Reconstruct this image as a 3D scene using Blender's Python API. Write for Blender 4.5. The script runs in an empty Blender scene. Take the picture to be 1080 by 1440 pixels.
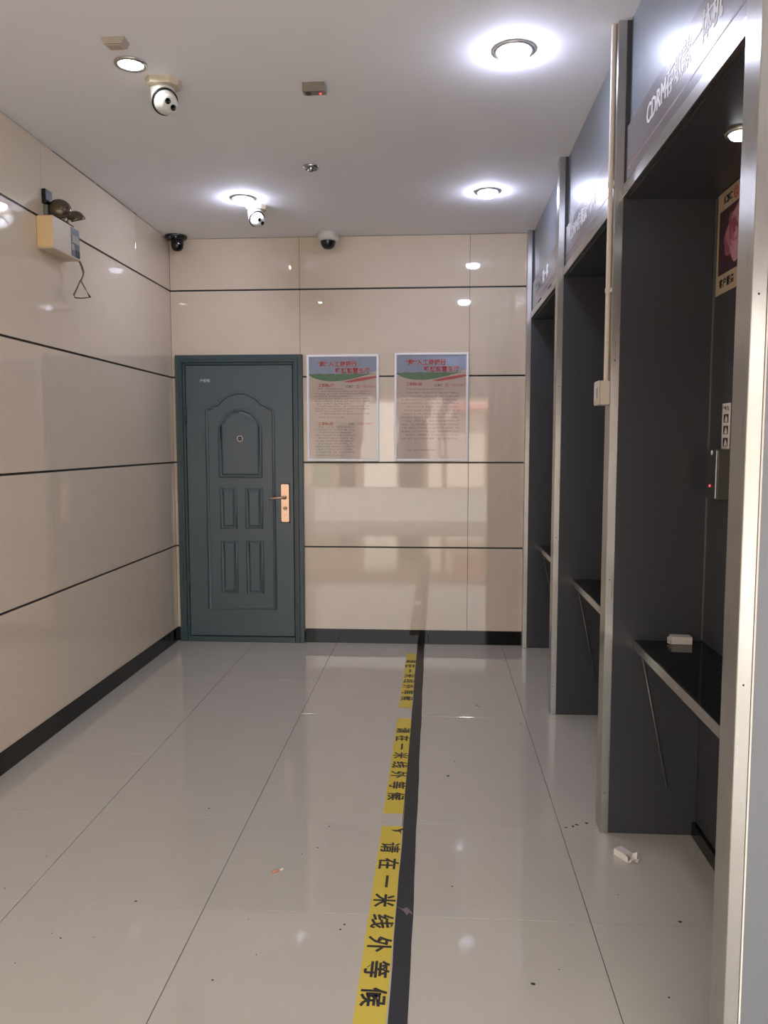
import bpy, bmesh, math, random
from mathutils import Vector, Matrix, Euler
random.seed(7)
scene = bpy.context.scene
C = scene.collection

# ------------------------------------------------------------------ camera
YAW, PITCH, ROLL = map(math.radians, (-3.7571, -4.9729, -0.0414))
CAM_H, F_PX = 1.4568, 1111.88
fw = Vector((math.sin(YAW)*math.cos(PITCH), math.cos(YAW)*math.cos(PITCH), math.sin(PITCH)))
rt = Vector((math.cos(YAW), -math.sin(YAW), 0))
up = rt.cross(fw)
rt2 = rt*math.cos(ROLL) + up*math.sin(ROLL)
up2 = -rt*math.sin(ROLL) + up*math.cos(ROLL)
cd = bpy.data.cameras.new('camera')
cd.sensor_fit = 'HORIZONTAL'; cd.sensor_width = 36.0; cd.lens = F_PX*36/1080
cd.clip_start = 0.05; cd.clip_end = 200
cam = bpy.data.objects.new('camera', cd); C.objects.link(cam)
M = Matrix((rt2, up2, -fw)).transposed().to_4x4(); M.translation = Vector((0, 0, CAM_H))
cam.matrix_world = M
scene.camera = cam

# ------------------------------------------------------------------ world and exposure
def lin(c): return tuple((x/255/12.92 if x/255 <= .04045 else ((x/255+.055)/1.055)**2.4) for x in c)
w = bpy.data.worlds.new('world'); scene.world = w; w.use_nodes = True
bgn = w.node_tree.nodes['Background']
bgn.inputs['Color'].default_value = (1.0, 0.97, 0.93, 1)
SKY = 5.0
bgn.inputs['Strength'].default_value = SKY
scene.view_settings.view_transform = 'Standard'
scene.view_settings.look = 'None'
scene.view_settings.gamma = 1
scene.view_settings.use_curve_mapping = False
scene.view_settings.exposure = 0.10
scene.cycles.use_denoising = True
scene.cycles.max_bounces = 12
scene.cycles.diffuse_bounces = 8
LAMP = 185.0          # emission of the bright downlights
LAMP_WEAK = 60.0
LAMP_COL = (0.72, 0.76, 1.0)
sun = bpy.data.lights.new('sun', 'SUN'); sun.energy = 14.0; sun.angle = .02; sun.color = (1.0, .97, .93)
so = bpy.data.objects.new('sun', sun); C.objects.link(so)
so.rotation_euler = Vector((-.30, -.62, -.75)).to_track_quat('-Z', 'Y').to_euler()

# ------------------------------------------------------------------ room numbers
XL, YB, XF, XB, H = -1.905, 5.662, 0.62, 0.97, 2.904
YE = -1.0
STRIPS = [0.1028, 0.7073, 1.3192, 1.9303, 2.5426]

# ------------------------------------------------------------------ materials
MATS = {}
def mat(name, col, rough=.5, metal=0.0, spec=.5, emit=None, estr=0, var=0, vscale=6, bump=0, bscale=60, rvar=0, coat=0, aniso=0):
    if name in MATS: return MATS[name]
    m = bpy.data.materials.new(name); m.use_nodes = True
    nt = m.node_tree; b = nt.nodes['Principled BSDF']
    c = lin(col)
    b.inputs['Base Color'].default_value = (*c, 1)
    b.inputs['Roughness'].default_value = rough
    b.inputs['Metallic'].default_value = metal
    b.inputs['Specular IOR Level'].default_value = spec
    if coat: b.inputs['Coat Weight'].default_value = coat; b.inputs['Coat Roughness'].default_value = .05
    if emit:
        b.inputs['Emission Color'].default_value = (*emit, 1); b.inputs['Emission Strength'].default_value = estr
    if var or bump or rvar:
        tc = nt.nodes.new('ShaderNodeTexCoord')
        geo = nt.nodes.new('ShaderNodeNewGeometry')
        src = geo.outputs['Position']
    if var:
        n = nt.nodes.new('ShaderNodeTexNoise'); n.inputs['Scale'].default_value = vscale
        n.inputs['Detail'].default_value = 6; n.inputs['Roughness'].default_value = .6
        nt.links.new(src, n.inputs['Vector'])
        mx = nt.nodes.new('ShaderNodeMix'); mx.data_type = 'RGBA'
        mx.inputs['A'].default_value = (*[x*(1-var) for x in c], 1)
        mx.inputs['B'].default_value = (*[min(1, x*(1+var)) for x in c], 1)
        nt.links.new(n.outputs['Fac'], mx.inputs['Factor'])
        nt.links.new(mx.outputs['Result'], b.inputs['Base Color'])
    if rvar:
        n2 = nt.nodes.new('ShaderNodeTexNoise'); n2.inputs['Scale'].default_value = 3.5; n2.inputs['Detail'].default_value = 5
        nt.links.new(src, n2.inputs['Vector'])
        mr = nt.nodes.new('ShaderNodeMapRange')
        mr.inputs['To Min'].default_value = max(0, rough-rvar); mr.inputs['To Max'].default_value = rough+rvar
        nt.links.new(n2.outputs['Fac'], mr.inputs['Value']); nt.links.new(mr.outputs['Result'], b.inputs['Roughness'])
    if bump:
        n3 = nt.nodes.new('ShaderNodeTexNoise'); n3.inputs['Scale'].default_value = bscale; n3.inputs['Detail'].default_value = 4
        nt.links.new(src, n3.inputs['Vector'])
        bp = nt.nodes.new('ShaderNodeBump'); bp.inputs['Strength'].default_value = bump; bp.inputs['Distance'].default_value = .002
        nt.links.new(n3.outputs['Fac'], bp.inputs['Height']); nt.links.new(bp.outputs['Normal'], b.inputs['Normal'])
    MATS[name] = m
    return m
def brushed(name, col, rough=.25, stretch=(60, 60, 1.5), metal=1.0, var=.12):
    """metal with fine brushing along the axis whose stretch is small"""
    m = mat(name, col, rough, metal)
    nt = m.node_tree; b = nt.nodes['Principled BSDF']
    g = nt.nodes.new('ShaderNodeNewGeometry'); mp = nt.nodes.new('ShaderNodeMapping'); mp.inputs['Scale'].default_value = stretch
    n = nt.nodes.new('ShaderNodeTexNoise'); n.inputs['Scale'].default_value = 4; n.inputs['Detail'].default_value = 5
    nt.links.new(g.outputs['Position'], mp.inputs['Vector']); nt.links.new(mp.outputs['Vector'], n.inputs['Vector'])
    mr = nt.nodes.new('ShaderNodeMapRange'); mr.inputs['To Min'].default_value = rough*.75; mr.inputs['To Max'].default_value = rough*1.3
    nt.links.new(n.outputs['Fac'], mr.inputs['Value']); nt.links.new(mr.outputs['Result'], b.inputs['Roughness'])
    # scuffs and grime, larger than the brushing
    n2 = nt.nodes.new('ShaderNodeTexNoise'); n2.inputs['Scale'].default_value = 9; n2.inputs['Detail'].default_value = 6
    nt.links.new(g.outputs['Position'], n2.inputs['Vector'])
    mx = nt.nodes.new('ShaderNodeMix'); mx.data_type = 'RGBA'; c = lin(col)
    mx.inputs['A'].default_value = (*[x*(1-var) for x in c], 1); mx.inputs['B'].default_value = (*[min(1, x*(1+var)) for x in c], 1)
    nt.links.new(n2.outputs['Fac'], mx.inputs['Factor']); nt.links.new(mx.outputs['Result'], b.inputs['Base Color'])
    return m

m_slab   = mat('polished_cream_stone', (215, 200, 179), .03, spec=.75, var=.05, vscale=9, rvar=.012)
m_tile   = mat('polished_floor_tile', (194, 188, 177), .045, spec=.85, var=.045, vscale=5, rvar=.025)
m_grout  = mat('dark_grout', (58, 52, 46), .9)
m_black_joint = mat('black_joint', (22, 24, 24), .45)
m_seam   = mat('slab_seam', (92, 84, 70), .8)
m_ceil   = mat('ceiling_paint', (236, 235, 240), .85, var=.02, vscale=2)
m_base   = mat('black_polished_stone', (20, 22, 20), .05, spec=.3, var=.25, vscale=30)
m_steel  = brushed('brushed_stainless', (190, 188, 184), .30)
_nt = m_steel.node_tree; _b = _nt.nodes['Principled BSDF']; _b.inputs['Anisotropic'].default_value = .8
_t = _nt.nodes.new('ShaderNodeTangent'); _t.direction_type = 'RADIAL'; _t.axis = 'Z'; _nt.links.new(_t.outputs[0], _b.inputs['Tangent'])
m_steel_h = brushed('brushed_stainless_rail', (184, 182, 178), .24, stretch=(60, 1.5, 60))
m_dark   = mat('charcoal_laminate', (62, 63, 67), .36, var=.12, vscale=40)
m_clad   = mat('grey_blue_cladding', (124, 130, 137), .30, metal=.25, var=.05, vscale=12)
m_outer  = mat('grey_blue_outer_panel', (116, 120, 126), .38, metal=.1, var=.05, vscale=12)
m_sign   = mat('mauve_grey_sign', (122, 117, 121), .26, metal=.25, var=.04, vscale=12)
m_white  = mat('white_lettering', (225, 225, 230), .5)
m_ghost  = mat('faded_lettering', (150, 150, 156), .5)
m_redline = mat('faded_red_line', (146, 108, 114), .5)
m_door   = mat('dark_teal_door_paint', (76, 91, 96), .30, var=.06, vscale=14, bump=.08, bscale=500)
m_doorframe = mat('dark_teal_frame_paint', (54, 74, 77), .3, var=.08, vscale=20)
m_bronze = brushed('copper_bronze', (224, 190, 164), .3, stretch=(60, 60, 4), metal=.85, var=.03)
m_darkgap = mat('dark_gap', (16, 17, 18), .8)
m_plastic = mat('white_plastic', (206, 205, 196), .35)
m_plastic2 = mat('cream_plastic', (206, 195, 180), .45, var=.05, vscale=30)
m_beigebox = mat('tan_powder_coat', (226, 194, 146), .5, var=.05, vscale=25)
m_greybox = mat('warm_grey_powder_coat', (200, 186, 162), .5, var=.05, vscale=25)
m_blackp = mat('black_plastic', (20, 20, 23), .25)
m_lens   = mat('black_glass', (8, 8, 12), .05)
m_smoke  = mat('smoked_dome', (22, 26, 27), .06)
m_brownl = mat('smoked_brown_reflector', (96, 84, 68), .22, metal=.5)
m_cord   = mat('brown_cord', (112, 94, 72), .7)
m_bulb   = mat('lamp_bulb', (255, 255, 255), .4, emit=LAMP_COL, estr=LAMP)
m_bulbw  = mat('lamp_bulb_weak', (255, 255, 255), .4, emit=(.93, .95, 1.0), estr=LAMP_WEAK)
m_bulbs  = mat('lamp_bulb_small', (255, 255, 255), .4, emit=(.95, .97, 1.0), estr=8)
m_led    = mat('red_led', (230, 40, 50), .4, emit=(1, .12, .16), estr=.9)
m_rim    = brushed('lamp_rim_metal', (188, 186, 180), .3)
m_ytape  = mat('yellow_vinyl', (214, 190, 66), .4, var=.06, vscale=30)
m_btape  = mat('black_vinyl', (34, 36, 38), .5, var=.25, vscale=25)
m_ink    = mat('black_ink', (26, 26, 24), .5)
m_alu    = mat('white_aluminium', (246, 246, 247), .3)
m_paper  = mat('pale_pink_paper', (232, 216, 208), .6)
m_poly   = None
m_skyp   = mat('printed_sky_blue', (178, 192, 222), .6, var=.15, vscale=18)
m_fieldp = mat('printed_field_green', (116, 156, 122), .6, var=.25, vscale=60)
m_redp   = mat('printed_red', (205, 62, 78), .6)
m_pinkp  = mat('printed_soft_red', (216, 110, 112), .6)
m_greyp  = mat('printed_grey_text', (128, 112, 110), .6)
m_white2 = mat('printed_white', (236, 226, 230), .6)
m_cardp  = mat('cream_poster_paper', (188, 166, 140), .6)
m_plum   = mat('printed_dark_plum', (72, 44, 54), .6, var=.3, vscale=30)
m_pet1   = mat('printed_peony_pink', (178, 116, 134), .6, var=.2, vscale=60)
m_pet2   = mat('printed_peony_rose', (150, 82, 104), .6, var=.25, vscale=60)
m_pet3   = mat('printed_peony_pale', (196, 146, 158), .6, var=.2, vscale=60)
m_whitep = mat('white_card', (222, 216, 208), .7)
m_orange = mat('orange_filter_paper', (206, 140, 108), .7)
m_dust   = mat('dark_dirt', (58, 48, 40), .9)
m_line   = mat('grey_corner_strip', (120, 120, 118), .35, metal=.5)
m_greymetal = brushed('grey_metal_case', (132, 130, 122), .3)
m_ground = mat('outside_paving', (160, 158, 154), .8, var=.1, vscale=1)
def acrylic():
    m = bpy.data.materials.new('clear_acrylic'); m.use_nodes = True; nt = m.node_tree
    b = nt.nodes['Principled BSDF']; nt.nodes.remove(b)
    out = nt.nodes['Material Output']
    tr = nt.nodes.new('ShaderNodeBsdfTransparent'); gl = nt.nodes.new('ShaderNodeBsdfGlossy'); gl.inputs['Roughness'].default_value = .03
    n = nt.nodes.new('ShaderNodeTexNoise'); n.inputs['Scale'].default_value = 5; g = nt.nodes.new('ShaderNodeNewGeometry')
    nt.links.new(g.outputs['Position'], n.inputs['Vector'])
    bp = nt.nodes.new('ShaderNodeBump'); bp.inputs['Strength'].default_value = .12; bp.inputs['Distance'].default_value = .01
    nt.links.new(n.outputs['Fac'], bp.inputs['Height']); nt.links.new(bp.outputs['Normal'], gl.inputs['Normal'])
    fr = nt.nodes.new('ShaderNodeFresnel'); fr.inputs['IOR'].default_value = 1.42
    nt.links.new(bp.outputs['Normal'], fr.inputs['Normal'])
    mx = nt.nodes.new('ShaderNodeMixShader')
    nt.links.new(fr.outputs['Fac'], mx.inputs['Fac']); nt.links.new(tr.outputs[0], mx.inputs[1]); nt.links.new(gl.outputs[0], mx.inputs[2])
    nt.links.new(mx.outputs[0], out.inputs['Surface'])
    return m
m_acryl = acrylic()

# ------------------------------------------------------------------ mesh helpers
def wloc(o):
    v = Vector((0, 0, 0))
    while o: v = v + o.location; o = o.parent
    return v
class B:
    """collects shapes in world coordinates, then links them as ONE mesh object"""
    def __init__(s): s.bm = bmesh.new(); s.mi = 0
    def box(s, x0, x1, y0, y1, z0, z1, bev=0, rot=None, seg=1):
        t = bmesh.new()
        bmesh.ops.create_cube(t, size=1)
        for v in t.verts:
            v.co = Vector(((x0+x1)/2+v.co.x*(x1-x0), (y0+y1)/2+v.co.y*(y1-y0), (z0+z1)/2+v.co.z*(z1-z0)))
        if bev: bmesh.ops.bevel(t, geom=t.edges[:], offset=bev, segments=seg, affect='EDGES')
        if rot: bmesh.ops.transform(t, matrix=rot, verts=t.verts)
        return s.add(t)
    def add(s, t):
        for f in t.faces: f.material_index = s.mi
        me = bpy.data.meshes.new('tmp'); t.to_mesh(me); t.free()
        s.bm.from_mesh(me); bpy.data.meshes.remove(me); return s
    def lathe(s, prof, c, axis=(0, 0, 1), n=32, smooth=True):
        """prof: (radius, height along axis)"""
        q = Vector((0, 0, 1)).rotation_difference(Vector(axis).normalized()); c = Vector(c)
        t = bmesh.new(); rings = []
        for r, h in prof:
            if r < 1e-6: rings.append([t.verts.new(c+q @ Vector((0, 0, h)))])
            else: rings.append([t.verts.new(c+q @ Vector((r*math.cos(a), r*math.sin(a), h))) for a in [2*math.pi*i/n for i in range(n)]])
        for a, b in zip(rings, rings[1:]):
            for i in range(n):
                j = (i+1) % n
                if len(a) == 1 and len(b) == 1: continue
                if len(a) == 1: f = t.faces.new((a[0], b[j], b[i]))
                elif len(b) == 1: f = t.faces.new((a[i], a[j], b[0]))
                else: f = t.faces.new((a[i], a[j], b[j], b[i]))
                f.smooth = smooth
        bmesh.ops.recalc_face_normals(t, faces=t.faces[:])
        return s.add(t)
    def tube(s, pts, r, n=8, closed=False, flat=1.0, nrm=None):
        pts = [Vector(p) for p in pts]; t = bmesh.new(); rings = []; N = len(pts)
        up_ = Vector(nrm) if nrm else None
        for i, p in enumerate(pts):
            a = pts[(i-1) % N] if (closed or i > 0) else p; b = pts[(i+1) % N] if (closed or i < N-1) else p
            d = (b-a).normalized()
            u = up_ if up_ else (Vector((0, 0, 1)) if abs(d.z) < .9 else Vector((1, 0, 0)))
            sx = d.cross(u).normalized(); sy = sx.cross(d).normalized()
            k = 1.0
            if closed or 0 < i < N-1:
                d1 = (p-a).normalized(); d2 = (b-p).normalized(); k = 1/max(.5, math.cos(d1.angle(d2)/2))
            rings.append([t.verts.new(p+sx*(r*k*math.cos(q))+sy*(r*flat*math.sin(q))) for q in [2*math.pi*j/n for j in range(n)]])
        for i in range(N if closed else N-1):
            a, b = rings[i], rings[(i+1) % N]
            for j in range(n):
                f = t.faces.new((a[j], a[(j+1) % n], b[(j+1) % n], b[j])); f.smooth = True
        if not closed:
            t.faces.new(rings[0]); t.faces.new(rings[-1])
        bmesh.ops.recalc_face_normals(t, faces=t.faces[:])
        return s.add(t)
    def prism(s, poly, f0, f1):
        """poly: 2-D points; f0, f1 map a 2-D point to the two end faces"""
        t = bmesh.new(); a = [t.verts.new(f0(*p)) for p in poly]; b = [t.verts.new(f1(*p)) for p in poly]; n = len(poly)
        t.faces.new(a); t.faces.new(b)
        for i in range(n): t.faces.new((a[i], a[(i+1) % n], b[(i+1) % n], b[i]))
        bmesh.ops.recalc_face_normals(t, faces=t.faces[:])
        return s.add(t)
    def sphere(s, c, r, seg=24, ring=14, sc=(1, 1, 1), rot=None):
        t = bmesh.new(); bmesh.ops.create_uvsphere(t, u_segments=seg, v_segments=ring, radius=r)
        for v in t.verts: v.co = Vector((v.co.x*sc[0], v.co.y*sc[1], v.co.z*sc[2]))
        if rot: bmesh.ops.transform(t, matrix=rot, verts=t.verts)
        for v in t.verts: v.co += Vector(c)
        for f in t.faces: f.smooth = True
        return s.add(t)
    def build(s, name, m, parent=None):
        me = bpy.data.meshes.new(name); s.bm.to_mesh(me); s.bm.free()
        for q in (m if isinstance(m, (list, tuple)) else [m]): me.materials.append(q)
        return link(name, me, parent)
def link(name, me, parent=None):
    o = bpy.data.objects.new(name, me); C.objects.link(o)
    if parent is not None:
        o.parent = parent; off = wloc(parent)
    else:
        xs = [v.co for v in me.vertices]
        off = Vector(((min(v.x for v in xs)+max(v.x for v in xs))/2, (min(v.y for v in xs)+max(v.y for v in xs))/2, min(v.z for v in xs)))
        o.location = off
    me.transform(Matrix.Translation(-off))
    return o
def tag(o, label, cat, group=None):
    o['label'] = label; o['category'] = cat
    if group: o['group'] = group
    return o
def thing(name, loc, label, cat, group=None):
    o = bpy.data.objects.new(name, None); C.objects.link(o); o.location = loc; o.empty_display_size = .1
    return tag(o, label, cat, group)
def struct(o): o['kind'] = 'structure'; return o
def text(name, body, size, m, parent, mtx, extrude=.0006, weight=0.0, space=1.0, align='CENTER', strike=0):
    cu = bpy.data.curves.new('tmp_text', 'FONT'); cu.body = body; cu.size = size; cu.extrude = extrude; cu.offset = weight
    cu.align_x = align; cu.align_y = 'CENTER'; cu.space_character = space; cu.resolution_u = 2
    o = bpy.data.objects.new('tmp_text', cu); C.objects.link(o)
    dg = bpy.context.evaluated_depsgraph_get(); dg.update()
    me = bpy.data.meshes.new_from_object(o.evaluated_get(dg))
    bpy.data.objects.remove(o); bpy.data.curves.remove(cu)
    if strike:   # bold face: the same glyphs struck again, slightly shifted
        bmm = bmesh.new(); bmm.from_mesh(me)
        for k in (1, 2):
            c2 = me.copy(); c2.transform(Matrix.Translation((strike*k, 0, .00012*k))); bmm.from_mesh(c2); bpy.data.meshes.remove(c2)
        bmm.to_mesh(me); bmm.free()
    me.name = name; me.transform(mtx); me.materials.clear(); me.materials.append(m)
    for p in me.polygons: p.material_index = 0
    return link(name, me, parent)
def basis(x, y, o):
    x = Vector(x); y = Vector(y); z = x.cross(y)
    m = Matrix((x, y, z)).transposed().to_4x4(); m.translation = Vector(o); return m

# ================================================================== SETTING
# floor
floor = struct(B().box(XL-.05, 2.3, YE, YB+.05, -.08, -.0025).build('floor', m_grout))
xs = [-1.9]+[-.1215+.6*k for k in range(-2, 3)]; xs = [XL-.02]+[x for x in [-1.3215, -.7215, -.1215, .4785, 1.0785, 1.6785]]+[2.28]
ys = [YE]+sorted(4.7283-.6*k for k in range(-1, 10) if 4.7283-.6*k > YE+.05)+[YB+.02]
for i in range(len(xs)-1):
    for j in range(len(ys)-1):
        if xs[i] > 1 and ys[j] > 1.7: continue
        B().box(xs[i]+.0011, xs[i+1]-.0011, ys[j]+.0009, ys[j+1]-.0009, -.012, random.uniform(-.0003, 0), .0006).build('floor_tile', m_tile, floor)
# ceiling
struct(B().box(XL-.1, 2.4, YE-.12, YB+.1, H, H+.08).build('ceiling', m_ceil))
# walls clad in slabs
wl = struct(B().box(XL-.1, XL-.007, YE, YB+.1, -.08, H).build('wall_left', m_black_joint))
wb = struct(B().box(XL-.1, XB+.3, YB+.007, YB+.1, -.08, H).build('wall_back', m_black_joint))
rows = [(STRIPS[0]-.02, STRIPS[1]-.0058)] + [(STRIPS[i]+.0058, STRIPS[i+1]-.0058) for i in (1, 2, 3)] + [(STRIPS[4]+.0058, H-.003)]
ycuts = [YE]+[3.818-1.2*k for k in (3, 2, 1, 0)]+[5.018, YB]
ycuts = sorted(y for y in ycuts)
for z0, z1 in rows:
    for a, b in zip(ycuts, ycuts[1:]):
        B().box(XL-.012, XL+random.uniform(-.0004, .0002), a+(.0009 if z1 > 2.6 else .0003), b-(.0009 if z1 > 2.6 else .0003), z0, z1, .0007 if z1 > 2.6 else .0002).build('wall_slab', m_slab, wl)
    for a, b in zip([XL, -.970, .230], [-.970, .230, XB]):
        B().box(a+.0012, b-.0012, YB+random.uniform(-.0002, .0004), YB+.012, z0, z1, .0007).build('wall_slab', m_slab, wb)
B().box(XL-.002, XL+.0012, 3.95, 4.42, H-.0042, H-.0012).box(XL-.002, XL+.0014, 4.45, 5.05, H-.0045, H-.0012).build('corner_crack', m_black_joint, wl)
struct(B().box(XL-.004, XL+.004, YE, YB, 0, STRIPS[0], .001).build('baseboard_left', m_base))
bb = struct(B().box(-.948, -.05, YB-.004, YB+.004, 0, STRIPS[0], .001).build('baseboard_back', m_base))
B().box(-.049, .62, YB-.004, YB+.004, 0, STRIPS[0], .001).build('baseboard_piece', m_base, bb)
B().box(XL+.0045, -1.848, YB-.004, YB+.004, 0, STRIPS[0], .001).build('baseboard_piece', m_base, bb)
# right wall behind the booths
wr = struct(B().box(XB+.006, XB+.3, 1.645, YB, -.08, H).build('wall_right', m_dark))
# entrance wall behind the camera: lintel, pier and a wide opening to the street
wf = struct(B().box(XL-.1, 2.4, YE-.12, YE, 2.15, H).box(2.2, 2.4, YE-.12, YE, -.08, 2.15).build('wall_front', m_ceil))
struct(B().box(-30, 30, -40, YE, -.16, -.015).build('trim_1', m_ground))  # unseen paving outside the entrance

# unseen low street front, added and coloured to shape reflections in the polished slabs
st_ = struct(B().box(-14, 14, -15.4, -15.0, -.1, 3.3).build('wall_street', mat('street_render', (150, 132, 120), .8)))
rnd = random.Random(21); x = -13.9; cols = [(216, 150, 140), (236, 228, 218), (66, 76, 62), (56, 52, 50), (245, 240, 234), (60, 58, 58), (232, 214, 200), (120, 136, 104)]
while x < 13.5:
    wd = rnd.uniform(.3, 1.3); zt = rnd.choice((2.1, 2.5, 2.8)); c_ = cols[rnd.randrange(8)]
    B().box(x, min(13.9, x+wd), -15.0, -14.96, 0, zt, .01).build('shop_front', mat('shop_%d_%d_%d' % c_, c_, .6), st_)
    x += wd+rnd.uniform(.05, .4)
for x0, x1 in ((-8, -4.6), (.6, 3.6)):
    B().box(x0, x1, -14.98, -14.3, 2.55, 2.72, .02).build('awning', mat('awning_red', (222, 150, 140), .7), st_)

# booth positions: near faces of the four partitions
PART = [(1.636, 1.720), (2.898, 2.980), (4.199, 4.281), (5.592, 5.6545)]

# back panels of the three bays with corner strips
for k in range(3):
    y0, y1 = PART[k][1]+.001, PART[k+1][0]-.001
    B().box(XB, XB+.0055, y0, y1, .0, 2.3045).build('back_panel', m_dark, wr)
    B().box(XB-.005, XB, y1-.0045, y1, .745, 2.300).build('corner_strip', m_line, wr)
    B().box(XB-.016, XB, y0+.001, y1-.001, .001, .055, .001).build('kickboard', m_base, wr)
struct(B().box(2.2, 2.3, YE, 1.72, -.08, H).build('wall_right_front', m_ceil))

# ================================================================== BOOTH PARTITIONS
plab = ['charcoal partition nearest the doorway with stainless edge and grey-blue outer face',
        'charcoal booth partition with white conduit and switch box on its steel edge',
        'charcoal booth partition between the middle bay and the farthest bay',
        'narrow dark partition standing against the cream back wall']
for k, (y0, y1) in enumerate(PART):
    t = thing('booth_partition', ((XF+XB)/2, (y0+y1)/2, 0), plab[k], 'partition', 'dividers between the machine bays')
    B().box(.650, XB-.0005 if k else 2.199, y0+.0015, y1-.0015, .0006, H-.001).build('panel', m_dark, t)
    e = B().box(XF, .6505, y0, y1, .0006, H-.001, .0015).build('edge_trim', m_steel, t)
    if k == 0:
        B().box(.6545, 2.199, y0-.002, y0+.0015, .0006, H-.001).build('outer_face', m_outer, t)
        B().box(.6505, .6543, y0-.0025, y0+.001, .0006, H-.001, .0008).build('sealant_bead', m_whitep, t)
    for zz in (.155, .96, 1.75):
        B().lathe([(0, .0005), (.0018, .0004), (.0023, 0)], (.634, y0, zz), (0, -1, 0), 10).build('screw', m_blackp, e)

# ================================================================== HEADERS over the bays
hlab = ['sign header over the nearest booth bay with large pale lettering',
        'sign header over the middle booth bay, lettering half behind the conduit',
        'damaged sign header over the farthest booth bay with partly missing lettering']
for k in range(3):
    y0, y1 = PART[k][1]+.0008, PART[k+1][0]-.0008
    t = thing('booth_header', (.75, (y0+y1)/2, 2.304), hlab[k], 'sign', 'headers over the machine bays')
    B().box(.664, .690, y0, y1, 2.3185, H-.001).build('upper_panel', m_clad, t)
    sp = B().box(.655, .6635, y0, y1, 2.349, 2.548, .001).build('sign_panel', m_sign, t)
    B().box(.643, .6635, y0, y1, 2.308, 2.3485, .0015).build('edge_rail', m_steel_h, t)
    B().box(.6637, XB+.004, y0, y1, 2.3045, 2.318).build('soffit', m_dark, t)
    mk = lambda yy, zz: basis((0, -1, 0), (0, 0, 1), (.6548, yy, zz))
    if k < 2:
        ys0 = y1-.265 if k == 0 else y1-.135
        text('lettering', 'CDRM存取款一体机', .082, m_white, sp, mk(ys0, 2.474) @ Matrix.Diagonal((.92, 1.05, 1, 1)), weight=0, align='LEFT', strike=.0026)
        B().box(.6545, .6552, y0+.05, y1-.03, 2.396, 2.402).build('red_line', m_redline, sp)
    else:
        text('lettering', '款一体', .082, m_white, sp, mk(y1-.52, 2.474), weight=.0008, align='LEFT', strike=.0025)
        text('faded_lettering', 'CDRM存取', .082, m_ghost, sp, mk(y1-.16, 2.474), weight=.0002, align='LEFT')
        B().box(.6545, .6552, y0+.35, y1-.5, 2.396, 2.402).build('red_line', m_redline, sp)
        for yy, ln_ in ((5.02, .16), (4.60, .14)):
            B().box(.6425, .6442, yy, yy+ln_, 2.343, 2.352).build('torn_gap', m_darkgap, t)

# ================================================================== SHELVES in the bays
slab_ = ['black shelf with steel front edge holding the white carton in the nearest bay',
         'black shelf with steel front edge and thin brace in the middle bay',
         'black shelf in the farthest bay, mostly behind the partitions']
for k in range(3):
    y0, y1 = PART[k][1]+.002, PART[k+1][0]-.002
    t = thing('booth_shelf', (.85, (y0+y1)/2, .706), slab_[k], 'shelf', 'shelves in the machine bays')
    B().box(.729, XB-.0008, y0, y1, .712, .738, .001).build('shelf_board', m_base, t)
    B().box(.7225, .729, y0, y1, .706, .7385, .0012).build('front_edge', m_steel_h, t)
    for yy in (y1-.012, y0+.006):
        B().tube([(.749, yy, .712), (.857, yy, .186)], .0035, 6).build('brace', m_line, t)
        B().box(.735, XB-.001, yy-.002, yy+.002, .70, .7125).build('bracket', m_dark, t)

# ================================================================== DOOR
dr = struct(bpy.data.objects.new('door_1', None)); C.objects.link(dr); dr.location = (-1.41, YB, 0)
FX0, FX1, FZ = -1.8745, -.9515, 2.086
fb = B()
fy = YB-.022
def framebar(b, w0, w1, ya):
    b.box(FX0+w0, FX0+w1, ya, YB-.0005, 0, FZ-w0, .0025); b.box(FX1-w1, FX1-w0, ya, YB-.0005, 0, FZ-w0, .0025)
    b.box(FX0+w1-.002, FX1-w1+.002, ya, YB-.0005, FZ-w1, FZ-w0, .0025)
framebar(fb, 0, .034, YB-.030); framebar(fb, .033, .052, YB-.036); framebar(fb, .051, .070, YB-.022)
fb.build('door_frame', m_doorframe, dr)
B().box(FX0+.07, FX1-.07, YB-.030, YB-.0005, 0, .040, .002).build('threshold', m_doorframe, dr)
B().box(FX0+.068, FX1-.068, YB-.010, YB-.0006, .03, FZ-.06).build('reveal', m_darkgap, dr)
LX0, LX1, LZ0, LZ1, LY = FX0+.0745, FX1-.0745, .0455, FZ-.0745, YB-.022
leaf = B().box(LX0, LX1, LY, YB-.011, LZ0, LZ1, .002).build('door_leaf', m_door, dr)
cx = -1.409
def bead(name, poly, r=.010, fill=True):
    pts = [Vector((x, LY-.0005, z)) for x, z in poly]
    B().tube(pts, r, 8, closed=True, flat=.8, nrm=(0, -1, 0)).build(name, m_door, leaf)
    if fill:
        c = Vector((sum(p.x for p in pts)/len(pts), LY, sum(p.z for p in pts)/len(pts)))
        # raised field: bevelled plateau inside the bead
        def ins(p, d):
            v = p-c; return c+Vector((v.x*(1-d/abs(max(.02, abs(v.x)))) if abs(v.x) > .02 else v.x, 0, v.z*(1-d/max(.02, abs(v.z))) if abs(v.z) > .02 else v.z))
        t = bmesh.new(); a = [t.verts.new(ins(p, .012)+Vector((0, -.0002, 0))) for p in pts]; b = [t.verts.new(ins(p, .022)+Vector((0, -.006, 0))) for p in pts]
        n = len(pts)
        for i in range(n): t.faces.new((a[i], a[(i+1) % n], b[(i+1) % n], b[i]))
        t.faces.new(b); bmesh.ops.recalc_face_normals(t, faces=t.faces[:])
        B().add(t).build('raised_field', m_door, leaf)
def arc(x, z, r, a0, a1, n): return [(x+r*math.cos(math.radians(a0+(a1-a0)*i/n)), z+r*math.sin(math.radians(a0+(a1-a0)*i/n))) for i in range(n+1)]
hw = .243
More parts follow.
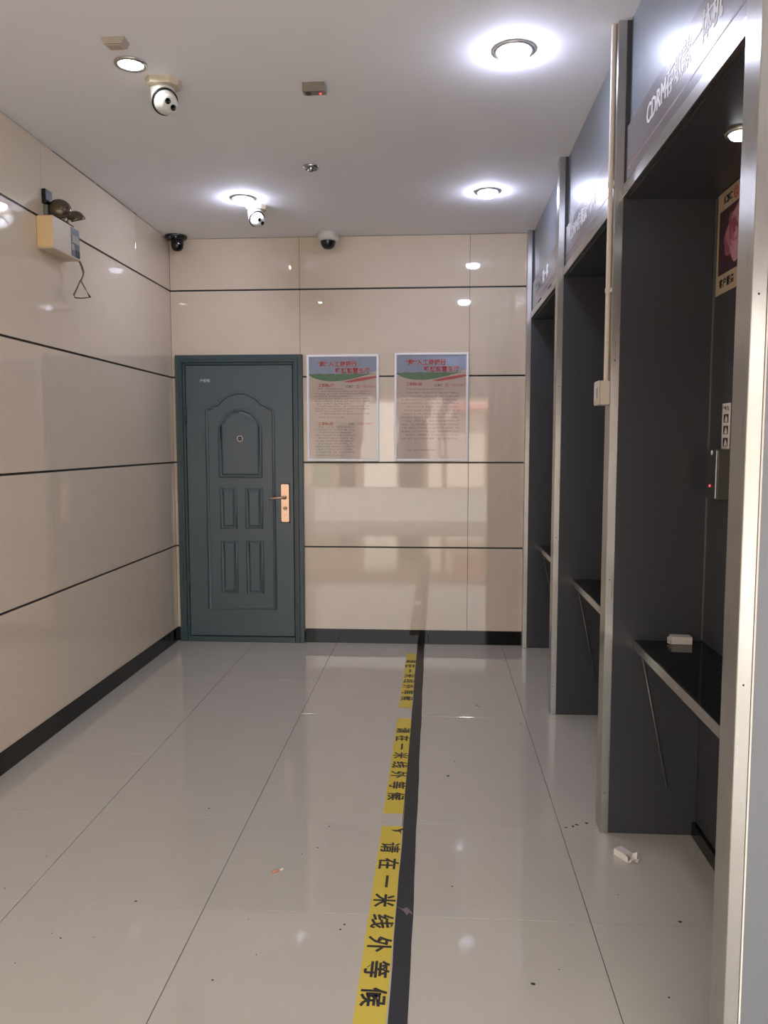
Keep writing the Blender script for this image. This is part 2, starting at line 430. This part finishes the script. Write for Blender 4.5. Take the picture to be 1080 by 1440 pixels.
outer = [(cx-hw, .247), (cx+hw, .247), (cx+hw, 1.690)]
outer += [(cx+hw-.012, 1.705), (cx+hw-.040, 1.712), (cx+hw-.052, 1.728)]
outer += arc(cx, 1.620, .196, 36, 144, 16)
outer += [(cx-hw+.052, 1.728), (cx-hw+.040, 1.712), (cx-hw+.012, 1.705), (cx-hw, 1.690)]
bead('outer_moulding', outer, .0095, False)
iw = .148
bead('arched_moulding', [(cx-iw, 1.217), (cx+iw, 1.217)]+[(cx+iw, 1.57)]+arc(cx, 1.55, iw*.995, 8, 172, 16)+[(cx-iw, 1.57)])
for x0, x1, z0, z1 in ((-1.553, -1.450, .843, 1.130), (-1.368, -1.260, .843, 1.130), (-1.553, -1.449, .364, .749), (-1.366, -1.259, .364, .749)):
    bead('panel_moulding', [(x0, z0), (x1, z0), (x1, z1), (x0, z1)], .0085)
# handle on a long bronze plate
hp = B().box(-1.113, -1.056, LY-.014, LY, .890, 1.163, .004, seg=2).build('handle_plate', m_bronze, leaf)
B().lathe([(.014, 0), (.014, .038), (0, .040)], (-1.084, LY-.012, 1.068), (0, -1, 0), 16).tube([(-1.078, LY-.045, 1.068), (-1.13, LY-.048, 1.067), (-1.17, LY-.045, 1.062), (-1.192, LY-.038, 1.060)], .0115, 10, flat=.75).build('lever', m_bronze, hp)
B().lathe([(.0165, 0), (.0165, .006), (.011, .007), (.010, .004), (0, .004)], (-1.083, LY-.013, .990), (0, -1, 0), 18).box(-1.086, -1.080, LY-.0225, LY-.016, .979, .999, .001).build('keyhole', m_bronze, hp)
# dark sheet behind the plate, standing in for the shadow around it
B().box(-1.117, -1.050, LY-.003, LY+.001, .884, 1.168, .001).build('plate_gasket', m_darkgap, leaf)
pk = B().lathe([(.024, 0), (.024, .004), (.020, .008), (.017, .005), (0, .005)], (cx, LY, 1.490), (0, -1, 0), 24).build('peephole', m_bronze, leaf)
B().box(cx-.010, cx+.014, LY-.0075, LY-.004, 1.496, 1.501).box(cx-.010, cx+.014, LY-.0075, LY-.004, 1.482, 1.487).build('peephole_slots', m_darkgap, pk)
text('door_lettering', '户配电', .025, m_white, leaf, basis((1, 0, 0), (0, 0, 1), (-1.658, LY-.0006, 1.903)), space=1.0)
B().tube([(-1.604, LY-.0008, 1.737), (-1.598, LY-.0008, 1.722), (-1.603, LY-.0008, 1.705)], .0022, 5).build('paint_chip', m_white, leaf)
for zz in (.45, 1.66):
    B().lathe([(0, -.06), (.007, -.06), (.007, .06), (0, .06)], (FX0+.0735, LY-.004, zz), (0, 0, 1), 10).build('hinge', m_doorframe, dr)

# ================================================================== FRAMED NOTICES
def glyph_row(b, x0, x1, z, size, y, rnd):
    """a row of tiny print too small to read: every sign is two or three strokes"""
    x = x0
    while x < x1-size:
        if rnd.random() < .9:
            for _ in range(rnd.choice((2, 3, 3))):
                if rnd.random() < .55:
                    zz = z+rnd.uniform(-.35, .35)*size; b.box(x+.08*size, x+.82*size, y, y+.0003, zz-.06*size, zz+.06*size)
                else:
                    xx = x+rnd.uniform(.1, .75)*size; b.box(xx, xx+.12*size, y, y+.0003, z-.42*size, z+.42*size)
        x += size*1.02
def notice(x0, x1, z0, z1, label, second):
    t = thing('framed_notice', ((x0+x1)/2, YB, z0), label, 'poster', 'framed notices on the back wall')
    fw_ = .017; y1 = YB-.0008; y0 = YB-.018
    f = B()
    f.box(x0, x0+fw_, y0, y1, z0, z1, .003).box(x1-fw_, x1, y0, y1, z0, z1, .003)
    f.box(x0+fw_-.001, x1-fw_+.001, y0, y1, z0, z0+fw_, .003).box(x0+fw_-.001, x1-fw_+.001, y0, y1, z1-fw_, z1, .003)
    f.build('frame', m_alu, t)
    px0, px1, pz0, pz1 = x0+fw_, x1-fw_, z0+fw_, z1-fw_
    W, Hh = px1-px0, pz1-pz0; yp = YB-.006
    sh = B().box(px0, px1, yp, y1, pz0, pz1).build('print_sheet', m_paper, t)
    X = lambda u: px0+u*W
    Z = lambda v: pz1-v*Hh
    flat = lambda dy: ((lambda a, b: Vector((X(a), yp-dy, Z(b)))), (lambda a, b: Vector((X(a), yp+.0002, Z(b)))))
    curve = [(i/20, .178+.070*math.sin(math.pi*min(1, (i/20)**.75))-.03*(i/20)) for i in range(21)]
    f0, f1 = flat(.0003)
    B().prism([(0, 0), (1, 0)]+[(u, v-.012) for u, v in reversed(curve)], f0, f1).build('sky_print', m_skyp, sh)
    f0, f1 = flat(.0006)
    top = [(i/20, .165+.004*math.sin(i*1.7)) for i in range(21)]
    B().prism(top+[(u, max(v, .168)) for u, v in reversed(curve)], f0, f1).build('field_print', m_fieldp, sh)
    f0, f1 = flat(.0009)
    B().prism([(.50, .243), (.75, .205), (1, .185), (1, .205), (.8, .232), (.6, .249)], f0, f1).build('red_band_print', m_pinkp, sh)
    mk = lambda u, v, d=.0012: basis((1, 0, 0), (0, 0, 1), (X(u), yp-d, Z(v)))
    for nm, m_, wt, d in (('headline_outline', m_white2, .0026, .0011), ('headline', m_redp, .0011, .0016)):
        text(nm, '“融”入工商银行', .0415, m_, sh, mk(.42, .072, d), weight=wt, extrude=.0002)
        text(nm, '畅想智慧生活', .0415, m_, sh, mk(.645, .138, d), weight=wt, extrude=.0002)
    text('subheading', second[0], .026, m_redp, sh, mk(.13, .278), weight=.0003, extrude=.0002, align='LEFT')
    text('bank_name', 'ICBC', .024, m_ink, sh, mk(.60, .290), weight=.0001, extrude=.0002)
    text('bank_emblem', '㊣'.replace('㊣', '工'), .016, m_redp, sh, mk(.722, .290), weight=.0003, extrude=.0002)
    B().lathe([(.0105, -.0002), (.0105, .0004), (.0125, .0004), (.0125, -.0002)], (X(.722), yp-.0006, Z(.290)), (0, -1, 0), 20).build('emblem_ring', m_redp, sh)
    text('bank_name', '中国工商银行', .0175, m_pinkp, sh, mk(.885, .290), extrude=.0002)
    rnd = random.Random(second[2]); bt = B(); bt2 = B()
    for v, a, b in second[1]:
        glyph_row(bt, X(a), X(b), Z(v), .0125, yp-.0006, rnd)
    st = bt.build('small_print', m_greyp, sh); st['kind'] = 'stuff'
    if len(second) > 3:
        text('subheading', second[3], .024, m_redp, sh, mk(.13, .655), weight=.0003, extrude=.0002, align='LEFT')
        text('bank_name', 'ICBC', .020, m_ink, sh, mk(.63, .655), extrude=.0002)
        text('bank_name', '中国工商银行', .018, m_pinkp, sh, mk(.83, .655), extrude=.0002)
    B().box(px0, px1, yp-.0065, yp-.0035, pz0, pz1).build('acrylic_cover', m_acryl, t)
rowsA = [(.31+.026*0, .13, .5)]+[(.334+.0245*i, .13 if i % 3 == 0 else .08, .9 if i % 3 != 2 else .65) for i in range(10)]+[(.59, .13, .6)]
rowsA += [(.685+.0275*i, .13 if i % 2 == 0 else .09, .68) for i in range(10)]+[(.965, .1, .5)]
rowsB = [(.325, .13, .68)]+[(.36+.034*i, .13 if i % 4 == 0 else .07, .92) for i in range(14)]+[(.915, .14, .6)]
notice(-.923, -.4065, 1.328, 2.084, 'silver-framed notice on the back wall beside the teal door', ('工银融e行', rowsA, 3, '工银融e购'))
notice(-.297, .2265, 1.329, 2.092, 'silver-framed notice on the back wall nearer to the steel booths', ('工银融e联', rowsB, 5))

# ================================================================== FLOOR TAPES
def tx(y): return (-.115-.0035*(y-1.87), -.063-.0035*(y-1.87))
t0, t1 = 1.2, YB-.006
tape = B()
n = 40
for i in range(n):
    ya, yb = t0+(t1-t0)*i/n, t0+(t1-t0)*(i+1)/n
    ja = lambda yy: .0011*math.sin(yy*7.3)+.0008*math.sin(yy*19)
    a, b = tx(ya), tx(yb)
    tape.prism([(a[0]+ja(ya), ya), (a[1]+ja(ya+3), ya), (b[1]+ja(yb+3), yb), (b[0]+ja(yb), yb)], lambda x, y: Vector((x, y, .0001)), lambda x, y: Vector((x, y, .0008)))
bmesh.ops.remove_doubles(tape.bm, verts=tape.bm.verts[:], dist=1e-5)
tp = tag(tape.build('floor_tape', m_btape), 'long black tape line running across the pale floor to the back wall', 'tape')
B().prism([(-.118, 2.377), (-.098, 2.362), (-.085, 2.372), (-.070, 2.352), (-.066, 2.335), (-.077, 2.345), (-.083, 2.330), (-.092, 2.350)], lambda x, y: Vector((x, y, .0006)), lambda x, y: Vector((x, y, .0011))).build('scuff', m_greyp, tp)
def warn(y0, y1, xa, xb, ychars, label):
    t = thing('floor_sticker', ((xa+xb)/2, (y0+y1)/2, 0), label, 'sticker', 'yellow waiting line stickers on the floor')
    B().prism([(xa, y0), (xb, y0), (xb+.0, y1), (xa+.004, y1)], lambda x, y: Vector((x, y, .0001)), lambda x, y: Vector((x, y, .0007))).build('strip', m_ytape, t)
    for ch, yc in zip('请在一米线外等候', ychars):
        text('character', ch, .074, m_ink, t, basis((0, -1, 0), (1, 0, 0), ((xa+xb)/2-.002, yc, .0009)), weight=.0016, extrude=.0002)
    return t
def spread(a, b): return [a+(b-a)*i/7 for i in range(8)]
warn(4.256, 5.390, -.199, -.1275, spread(5.19, 4.42), 'yellow floor sticker with black characters, farthest one near the back wall')
warn(3.003, 4.086, -.201, -.1225, spread(3.91, 3.155), 'yellow floor sticker with black characters, middle one of three')
s3 = warn(1.78, 2.899, -.203, -.1195, spread(2.738, 1.962), 'yellow floor sticker with black characters, nearest one, black scrap at its end')
B().prism([(-.162, 2.868), (-.140, 2.868), (-.118, 2.885), (-.116, 2.872), (-.125, 2.866), (-.122, 2.835), (-.130, 2.856), (-.150, 2.858)], lambda x, y: Vector((x, y, .0008)), lambda x, y: Vector((x, y, .0013))).build('tape_scrap', m_btape, s3)

# ================================================================== CEILING FITTINGS
def downlight(x, y, z, r, bulb, label, cat='ceiling light', group='round ceiling downlights', drop=.016):
    t = thing('downlight', (x, y, z), label, cat, group)
    B().lathe([(r, 0), (r, -.004), (r*.97, -.008), (r*.80, -.010), (r*.74, -.004), (r*.74, 0)], (x, y, z), (0, 0, 1), 40).build('rim', m_rim, t)
    B().lathe([(r*.72, -.001), (r*.72, -drop*.5), (r*.62, -drop*.78), (r*.36, -drop*.96), (0, -drop)], (x, y, z), (0, 0, 1), 32).build('bulb', bulb, t)
    return t
downlight(.280, 3.085, H, .078, m_bulb, 'bright ceiling downlight nearest the booths, over the nearest yellow sticker', drop=.042)
downlight(.291, 4.735, H, .072, m_bulb, 'bright ceiling downlight farther back in front of the middle booth', drop=.036)
downlight(-1.150, 4.765, H, .074, m_bulb, 'bright ceiling downlight with a small white camera right beside it', drop=.036)
downlight(-1.172, 3.090, H, .062, m_bulbw, 'dimmer ceiling downlight with visible metal rim beside the large white camera', drop=.008)
downlight(.830, 2.300, 2.3045, .046, m_bulbs, 'small lit spotlight under the dark soffit of the nearest bay', cat='spotlight', group='spotlights in the booths', drop=.022)

def turret(x, y, label, s=1.0, yaw=0.0):
    t = thing('turret_camera', (x, y, H), label, 'security camera', 'white two-lens turret cameras')
    pl = B()
    poly = [(-.070, -.030), (-.045, -.062), (.040, -.055), (.068, -.020), (.060, .045), (.02, .065), (-.045, .058)]
    pl.prism([(a*s, b*s) for a, b in poly], lambda a, b: Vector((x+a, y+b, H-.0005)), lambda a, b: Vector((x+a*.86, y+b*.86, H-.024*s)))
    pl.build('mounting_plate', m_greybox, t)
    c = Vector((x, y, H-.078*s)); d = Vector((.62+yaw, -.66, -.46)).normalized(); g = Vector((.52, -.58, -.62)).normalized()
    Rc, R = .0525*s, .0465*s
    cup = [(0, -Rc)]+[(Rc*math.sin(math.radians(a)), -Rc*math.cos(math.radians(a))) for a in range(10, 91, 10)]
    B().lathe(cup+[(Rc, .004*s), (Rc*.93, .004*s), (Rc*.93, -.012*s)], c, g, 36).lathe([(.050*s, -.020*s), (.047*s, -.045*s), (.044*s, -.075*s), (.030*s, -.090*s)], (x-.014*s, y+.018*s, H), (0, 0, 1), 36).build('housing', m_plastic, t)
    B().lathe([(Rc*.92, -.003*s), (Rc*1.01, -.003*s), (Rc*1.01, .0055*s), (Rc*.90, .0055*s)], c, g, 36).build('gasket', m_blackp, t)
    e = B().sphere(c+g*(.010*s), R, 28, 18).build('eyeball', m_plastic, t)
    c = c+g*(.010*s)
    B().lathe([(0, .012*s), (.026*s, .012*s), (.033*s, .007*s), (.038*s, -.003*s)], c+d*(R*.80), d, 28).build('face_plate', m_plastic, e)
    rx = d.cross(Vector((0, 0, 1))).normalized(); uy = rx.cross(d)
    for a, b in ((.013, .010), (-.013, -.008)):
        p = c+d*(R*.80+.011*s)+rx*(a*s)+uy*(b*s)
        B().lathe([(.0115*s, 0), (.0115*s, .003*s), (.0095*s, .004*s), (.009*s, .002*s), (0, .003*s)], p, d, 18).build('lens', m_lens, e)
    return t
turret(-1.095, 3.245, 'larger white two-lens turret camera hanging near the dimmer downlight', 1.0)
turret(-1.105, 4.930, 'small white two-lens turret camera almost touching the bright downlight', .95)

t = thing('dome_camera', (-1.825, 5.580, H), 'black dome camera tucked in the ceiling corner above the teal door', 'security camera')
B().lathe([(.076, -.0005), (.076, -.012), (.068, -.024), (.048, -.028), (0, -.029)], (-1.825, 5.578, H), (0, 0, 1), 36).build('base', m_blackp, t)
B().lathe([(.043, -.026), (.043, -.065), (.038, -.088), (.026, -.103), (0, -.109)], (-1.815, 5.570, H), (0, 0, 1), 28).build('dome', m_lens, t)
for a in (-.03, .012): B().sphere((-1.815+a, 5.506, H-.0235), .0045, 10, 6).build('screw', m_plastic, t)
t = thing('dome_camera', (-.752, 5.56, H), 'white dome camera with smoked glass on the back wall edge', 'security camera')
B().lathe([(.066, -.0005), (.074, -.014), (.076, -.038), (.074, -.052), (.058, -.060), (.050, -.058)], (-.752, 5.568, H), (0, 0, 1), 40).build('housing', m_plastic, t)
B().lathe([(.0535, -.052), (.051, -.072), (.043, -.092), (.028, -.107), (0, -.113)], (-.752, 5.568, H), (0, 0, 1), 32).build('dome', m_smoke, t)

t = thing('motion_sensor', (-.499, 3.315, H), 'small grey ceiling sensor box with a red light', 'sensor')
B().prism([(3.288, H-.0005), (3.352, H-.0005), (3.352, H-.026), (3.292, H-.034)], lambda a, b: Vector((-.545, a, b)), lambda a, b: Vector((-.455, a, b))).build('case', mat('sensor_grey', (128, 116, 104), .5), t)
B().sphere((-.476, 3.325, H-.0315), .0055, 12, 8).build('indicator', m_led, t)
B().box(-.535, -.515, 3.312, 3.336, H-.0345, H-.0285, .002).build('window', m_blackp, t)
t = thing('ceiling_sensor', (-1.165, 2.92, H), 'ceiling-coloured sensor box with sloped end above the dimmer downlight', 'sensor')
B().prism([(-1.205, H-.0005), (-1.118, H-.0005), (-1.128, H-.024), (-1.192, H-.024)], lambda a, b: Vector((a, 2.888, b)), lambda a, b: Vector((a, 2.945, b+.006 if b < H-.01 else b))).build('case', mat('sensor_cream', (176, 164, 150), .6), t)
B().prism([(-1.190, H-.0242), (-1.131, H-.0242), (-1.136, H-.028), (-1.185, H-.028)], lambda a, b: Vector((a, 2.892, b)), lambda a, b: Vector((a, 2.938, b+.0045))).build('cover', mat('sensor_cream2', (188, 172, 154), .6), t)
t = thing('ceiling_rosette', (-.662, 4.255, H), 'small chrome disc fitting in the middle of the ceiling', 'fitting')
B().lathe([(.043, -.0005), (.043, -.006), (.036, -.014), (.030, -.014), (.026, -.008), (0, -.006)], (-.662, 4.255, H), (0, 0, 1), 28).build('plate', brushed('chrome', (170, 178, 176), .12), t)
B().lathe([(.018, -.006), (.016, -.022), (.009, -.028), (0, -.029)], (-.662, 4.255, H), (0, 0, 1), 20).build('cap', brushed('chrome', (0, 0, 0)) if 'chrome' not in MATS else MATS['chrome'], t)

# ================================================================== EMERGENCY LIGHT on the left wall
t = thing('emergency_light', (XL, 3.9, 2.388), 'tan twin-head emergency light box on the left wall with looped cord', 'emergency light')
B().box(XL+.0005, -1.826, 3.757, 4.040, 2.386, 2.541, .003).build('body', m_greybox, t)
B().box(XL+.001, -1.8275, 3.7535, 3.758, 2.392, 2.537, .001).build('side_plate', m_beigebox, t)  # near side of the box, lighter and yellower than the body
B().box(-1.8265, -1.8245, 3.944, 4.036, 2.395, 2.536, .0008).build('label_plate', mat('dark_label', (84, 92, 92), .4), t)
B().box(-1.825, -1.8235, 3.955, 4.030, 2.462, 2.500).box(-1.825, -1.8235, 3.945, 3.975, 2.425, 2.455).build('label_print', mat('pale_label', (150, 146, 132), .5), t)
B().box(-1.825, -1.822, 3.990, 4.034, 2.398, 2.432, .001).build('indicator_window', mat('deep_teal', (40, 58, 60), .3), t)
def head(c, r, d):
    d = Vector(d).normalized()
    p = [(math.sin(math.radians(a))*r, -math.cos(math.radians(a))*r) for a in range(0, 91, 10)]
    p += [(r*.94, .001)]+[(math.sin(math.radians(a))*r*.93, -math.cos(math.radians(a))*r*.93) for a in range(90, -1, -15)]
    hd = B().lathe(p, c, d, 28).build('lamp_head', m_brownl, t)
    B().sphere(Vector(c)-d*.4*r, r*.22, 12, 8).build('lamp_bulb', m_plastic, hd)
head((-1.842, 3.872, 2.590), .056, (-.10, .80, -.55))
head((-1.842, 4.040, 2.588), .050, (.15, .33, -.93))
B().box(-1.862, -1.838, 3.88, 4.01, 2.540, 2.556, .003).build('head_bracket', m_brownl, t)
for yy in (3.905, 3.945): B().sphere((-1.832, yy, 2.560), .008, 10, 8).build('thumb_screw', m_plastic, t)
def smooth_path(pts, n=8):
    pts = [Vector(p) for p in pts]; out = []
    for i in range(len(pts)-1):
        p0, p1, p2, p3 = pts[max(0, i-1)], pts[i], pts[i+1], pts[min(len(pts)-1, i+2)]
        for k in range(n):
            u = k/n
            out.append(.5*((2*p1)+(-p0+p2)*u+(2*p0-5*p1+4*p2-p3)*u*u+(-p0+3*p1-3*p2+p3)*u**3))
    return out+[pts[-1]]
B().tube(smooth_path([(-1.835, 4.030, 2.392), (-1.832, 4.056, 2.385), (-1.83, 4.085, 2.345), (-1.83, 4.062, 2.305), (-1.83, 4.040, 2.288)]), .0042, 7).tube(smooth_path([(-1.832, 4.040, 2.390), (-1.831, 4.068, 2.36), (-1.83, 4.078, 2.33), (-1.83, 4.05, 2.295)]), .0035, 7) \
   .tube([(-1.83, 4.044, 2.292), (-1.831, 4.005, 2.245), (-1.832, 3.968, 2.206), (-1.832, 3.980, 2.194), (-1.830, 4.06, 2.205), (-1.828, 4.150, 2.226), (-1.829, 4.095, 2.262), (-1.83, 4.046, 2.294)], .0036, 7).build('cord', m_cord, t)
t = thing('wall_socket', (XL, 3.845, 2.575), 'small black socket with grey plug on the left wall above the emergency light', 'socket')
B().box(XL+.0003, XL+.022, 3.812, 3.880, 2.612, 2.682, .003).build('socket_body', m_blackp, t)
B().box(XL+.0005, XL+.020, 3.824, 3.872, 2.560, 2.6115, .004).build('plug', mat('plug_grey', (120, 118, 110), .5), t)

# ================================================================== CONDUIT and SWITCH BOX on the second partition
t = thing('conduit_pipe', (.607, 2.935, 1.69), 'white plastic conduit running down the steel partition edge from the ceiling', 'pipe')
B().lathe([(.0088, 1.68), (.0088, H-.0005)], (.6108, 2.930, 0), (0, 0, 1), 16).build('pipe', m_plastic2, t)
for zz in (2.366, 2.0):
    B().lathe([(.0108, -.008), (.0112, 0), (.0108, .008)], (.6108, 2.930, zz), (0, 0, 1), 16).box(.6175, .6198, 2.905, 2.955, zz-.008, zz+.008, .001).build('clip', m_plastic2, t)
t = thing('switch_box', (.602, 2.948, 1.594), 'cream wall switch box at the lower end of the white conduit', 'switch')
B().box(.586, .6198, 2.904, 2.990, 1.594, 1.680, .003, seg=2).build('box', m_plastic2, t)
B().box(.580, .5865, 2.904, 2.990, 1.593, 1.681, .003, seg=2).build('cover_plate', m_plastic2, t)
B().box(.5775, .5805, 2.930, 2.964, 1.615, 1.660, .001, rot=None).build('rocker', m_plastic, t)
B().box(.5785, .5805, 2.9255, 2.9295, 1.617, 1.655).build('rocker_gap', m_darkgap, t)

# ================================================================== THINGS IN THE NEAREST BAY
xp = XB-.0003
t = thing('wall_poster', (XB, 2.66, 1.962), 'cream poster with pink peony on the back panel of the nearest bay', 'poster')
B().box(XB-.004, xp, 2.450, 2.872, 1.962, 2.301, .0008).build('sheet', m_cardp, t)
pc = B().box(XB-.0046, XB-.0038, 2.475, 2.852, 2.026, 2.238).build('picture', m_plum, t)
rnd = random.Random(11)
fc = (2.700, 2.140)
for i in range(26):
    ring = i // 9; a = i*2.399+rnd.uniform(-.2, .2); R = (.098, .066, .036)[ring]*rnd.uniform(.85, 1.15); wd = R*.55
    poly = []
    for k in range(13):
        th = math.pi*k/12; u = R*(.15+.85*math.sin(th/2*1.0+.0) if k <= 12 else 0)
        poly.append((R*(.10+.95*math.sin(th)), wd*math.cos(th)*(1+.15*math.sin(5*th))))
    pts = [(fc[0]+p*math.cos(a)-q*math.sin(a), fc[1]+(p*math.sin(a)+q*math.cos(a))*.92) for p, q in poly]
    pts = [(min(2.850, max(2.477, y)), min(2.236, max(2.028, z))) for y, z in pts]
    dx = XB-.0048-.00012*i
    B().prism(pts, lambda y, z, dx=dx: Vector((dx, y, z)), lambda y, z, dx=dx: Vector((XB-.0044, y, z))).build('petal', (m_pet1, m_pet2, m_pet3)[rnd.randrange(3)], pc)
mk = lambda y, z: basis((0, -1, 0), (0, 0, 1), (XB-.0043, y, z))
text('poster_lettering', 'ICBC', .034, m_ink, t, mk(2.780, 2.268), weight=.0008)
text('poster_emblem', '工', .022, m_redp, t, mk(2.708, 2.269), weight=.0006)
B().lathe([(.0155, 0), (.0155, .001), (.019, .001), (.019, 0)], (XB-.004, 2.708, 2.269), (-1, 0, 0), 22).build('emblem_ring', m_redp, t)
text('poster_lettering', '客户服务', .030, m_ink, t, mk(2.770, 1.994), weight=.0010, space=1.3)

t = thing('instruction_sticker', (XB, 2.733, 1.436), 'narrow white sticker with three small pictures above the grey metal case', 'sticker')
B().box(XB-.0015, xp, 2.697, 2.770, 1.4365, 1.589).build('sheet', m_whitep, t)
hb = B(); rnd = random.Random(3)
for q in range(4):
    for _ in range(4):
        yy, zz = 2.758-.0135*q-rnd.uniform(0, .009), 1.572+rnd.uniform(-.006, .006)
        if rnd.random() < .5: hb.box(XB-.0019, XB-.0014, yy-.0045, yy+.0045, zz-.0009, zz+.0009)
        else: hb.box(XB-.0019, XB-.0014, yy-.0009, yy+.0009, zz-.006, zz+.006)
hb.build('sticker_heading', m_ink, t)
for zz in (1.539, 1.500, 1.460):
    p = B().box(XB-.0021, XB-.0012, 2.712, 2.755, zz-.014, zz+.014).build('picture', m_plum, t)
    B().prism([(2.745, zz-.012), (2.733, zz+.010), (2.722, zz+.002), (2.718, zz-.012)], lambda y, z: Vector((XB-.0025, y, z)), lambda y, z: Vector((XB-.002, y, z))).build('figure_print', m_whitep, p)
t = thing('metal_case', (.95, 2.745, 1.268), 'grey metal intercom case with red light on the back panel of the nearest bay', 'intercom')
B().box(.930, xp, 2.688, 2.800, 1.268, 1.4355, .004, seg=2).build('case', m_greymetal, t)
B().box(.9282, .9305, 2.694, 2.699, 1.272, 1.432, .0008).build('bright_edge', m_alu, t)
B().sphere((.9295, 2.752, 1.312), .0045, 12, 8).build('indicator', m_led, t)
B().lathe([(.008, 0), (.008, .0012), (0, .0015)], (.930, 2.745, 1.424), (-1, 0, 0), 16).build('button', m_alu, t)

def carton(name, loc, rz, dims, label, cat, torn):
    t = thing(name, loc, label, cat)
    L, Wd, Hh = dims; R = Matrix.Translation(loc) @ Matrix.Rotation(rz, 4, 'Z')
    P = lambda x, y, z: R @ Vector((x, y, z))
    th = .0009; b = B()
    def sheet(q):  # thick quad
        a = [P(*p) for p in q]; nn = (a[1]-a[0]).cross(a[2]-a[0]).normalized()*th
        tt = bmesh.new(); v = [tt.verts.new(p) for p in a]; u = [tt.verts.new(p+nn) for p in a]; k = len(a)
        tt.faces.new(v); tt.faces.new(u)
        for i in range(k): tt.faces.new((v[i], v[(i+1) % k], u[(i+1) % k], u[i]))
        bmesh.ops.recalc_face_normals(tt, faces=tt.faces[:]); b.add(tt)
    z0 = .0004
    sheet([(-L/2, -Wd/2, z0), (L/2, -Wd/2, z0), (L/2, Wd/2, z0), (-L/2, Wd/2, z0)])
    sheet([(-L/2, -Wd/2, z0), (L/2, -Wd/2, z0), (L/2, -Wd/2, Hh), (-L/2, -Wd/2, Hh)])
    sheet([(-L/2, Wd/2, z0), (L/2, Wd/2, z0), (L/2, Wd/2, Hh*.95), (-L/2, Wd/2, Hh)])
    sheet([(L/2, -Wd/2, z0), (L/2, Wd/2, z0), (L/2, Wd/2, Hh), (L/2, -Wd/2, Hh)]) if not torn else None
    sheet([(-L/2, -Wd/2, Hh), (L/2 if not torn else L*.3, -Wd/2, Hh), (L/2 if not torn else L*.38, Wd/2, Hh*.97), (-L/2, Wd/2, Hh)])
    b.build('carton', m_whitep, t)
    b = B()
    if torn:
        sheet([(L/2, -Wd/2, z0), (L/2+.010, -Wd*.4, .004), (L/2+.012, 0, .020), (L/2-.002, Wd*.1, .012)])
        sheet([(L/2-.004, Wd*.2, .006), (L/2+.014, Wd*.35, .010), (L/2+.010, Wd*.55, .034), (L/2-.006, Wd*.40, .024)])
        sheet([(L/2+.004, Wd*.3, z0), (L/2+.024, Wd*.15, .004), (L/2+.020, Wd*.55, .016)])
    else:
        sheet([(-L/2, -Wd/2, Hh), (-L/2-.012, -Wd/2, Hh*.7), (-L/2-.012, 0, Hh*.8), (-L/2, 0, Hh)])
        sheet([(-L/2, -Wd/2, z0), (-L/2-.014, -Wd/2+.004, .004), (-L/2-.010, Wd*.1, .018), (-L/2, Wd*.1, .004)])
    b.build('flap', m_whitep, t)
    return t
carton('paper_carton', (.882, 2.862, .7385), math.radians(-4), (.070, .045, .026), 'small white open carton lying on the black shelf', 'carton', False)
carton('torn_carton', (.670, 2.725, 0), math.radians(-57), (.066, .034, .022), 'torn white paper packet lying on the floor by the nearest bay', 'litter', True)
d = Vector((.78, .62, 0)).normalized(); c0 = Vector((-.548, 2.540, .0045))
t = thing('cigarette_butt', (-.531, 2.556, 0), 'orange-tipped cigarette butt lying on the floor tiles', 'litter')
B().lathe([(0, 0), (.0042, 0), (.0042, .026), (0, .026)], c0, d, 12).build('filter', m_orange, t)
B().lathe([(.0041, 0), (.0041, .012), (.003, .016), (0, .016)], c0+d*.026, d, 12).build('paper_stub', m_whitep, t)

# dirt specks: nobody could count them
sp = B(); rnd = random.Random(4)
spots = [(.236, 4.32, .016), (.246, 4.30, .010), (.06, 3.37, .012), (.50, 2.93, .010), (.53, 2.94, .013), (.545, 2.955, .013), (.585, 2.97, .016), (.27, 2.04, .012), (.75, 2.35, .012), (.09, 3.53, .008),
         (-.90, 3.0, .007), (-.95, 2.35, .010), (-.27, 2.27, .008), (-.28, 2.245, .007), (.62, 2.01, .006), (-.40, 2.88, .006), (-.42, 2.72, .006), (.45, 4.05, .008), (.06, 2.5, .005), (-.6, 2.0, .006), (-1.1, 2.15, .006), (.2, 1.85, .012)]
spots += [(rnd.uniform(-1.5, .6), rnd.uniform(1.8, 5.3), rnd.uniform(.002, .004)) for _ in range(40)]
for x, y, r in spots:
    a0 = rnd.uniform(0, 6); pts = [(x+r*rnd.uniform(.3, 1)*math.cos(a0+a), y+r*rnd.uniform(.3, .8)*math.sin(a0+a)) for a in (0, 1.1, 2.2, 3.3, 4.4, 5.4)]
    r0 = .7; pts = [(x+(a-x)*r0, y+(b-y)*r0) for a, b in pts]; sp.prism(pts, lambda a, b: Vector((a, b, .0003)), lambda a, b: Vector((a, b, .0016)))
sp = sp.build('dirt_specks', m_dust); sp['kind'] = 'stuff'
tag(sp, 'dark specks of dirt scattered over the pale floor tiles', 'dirt')
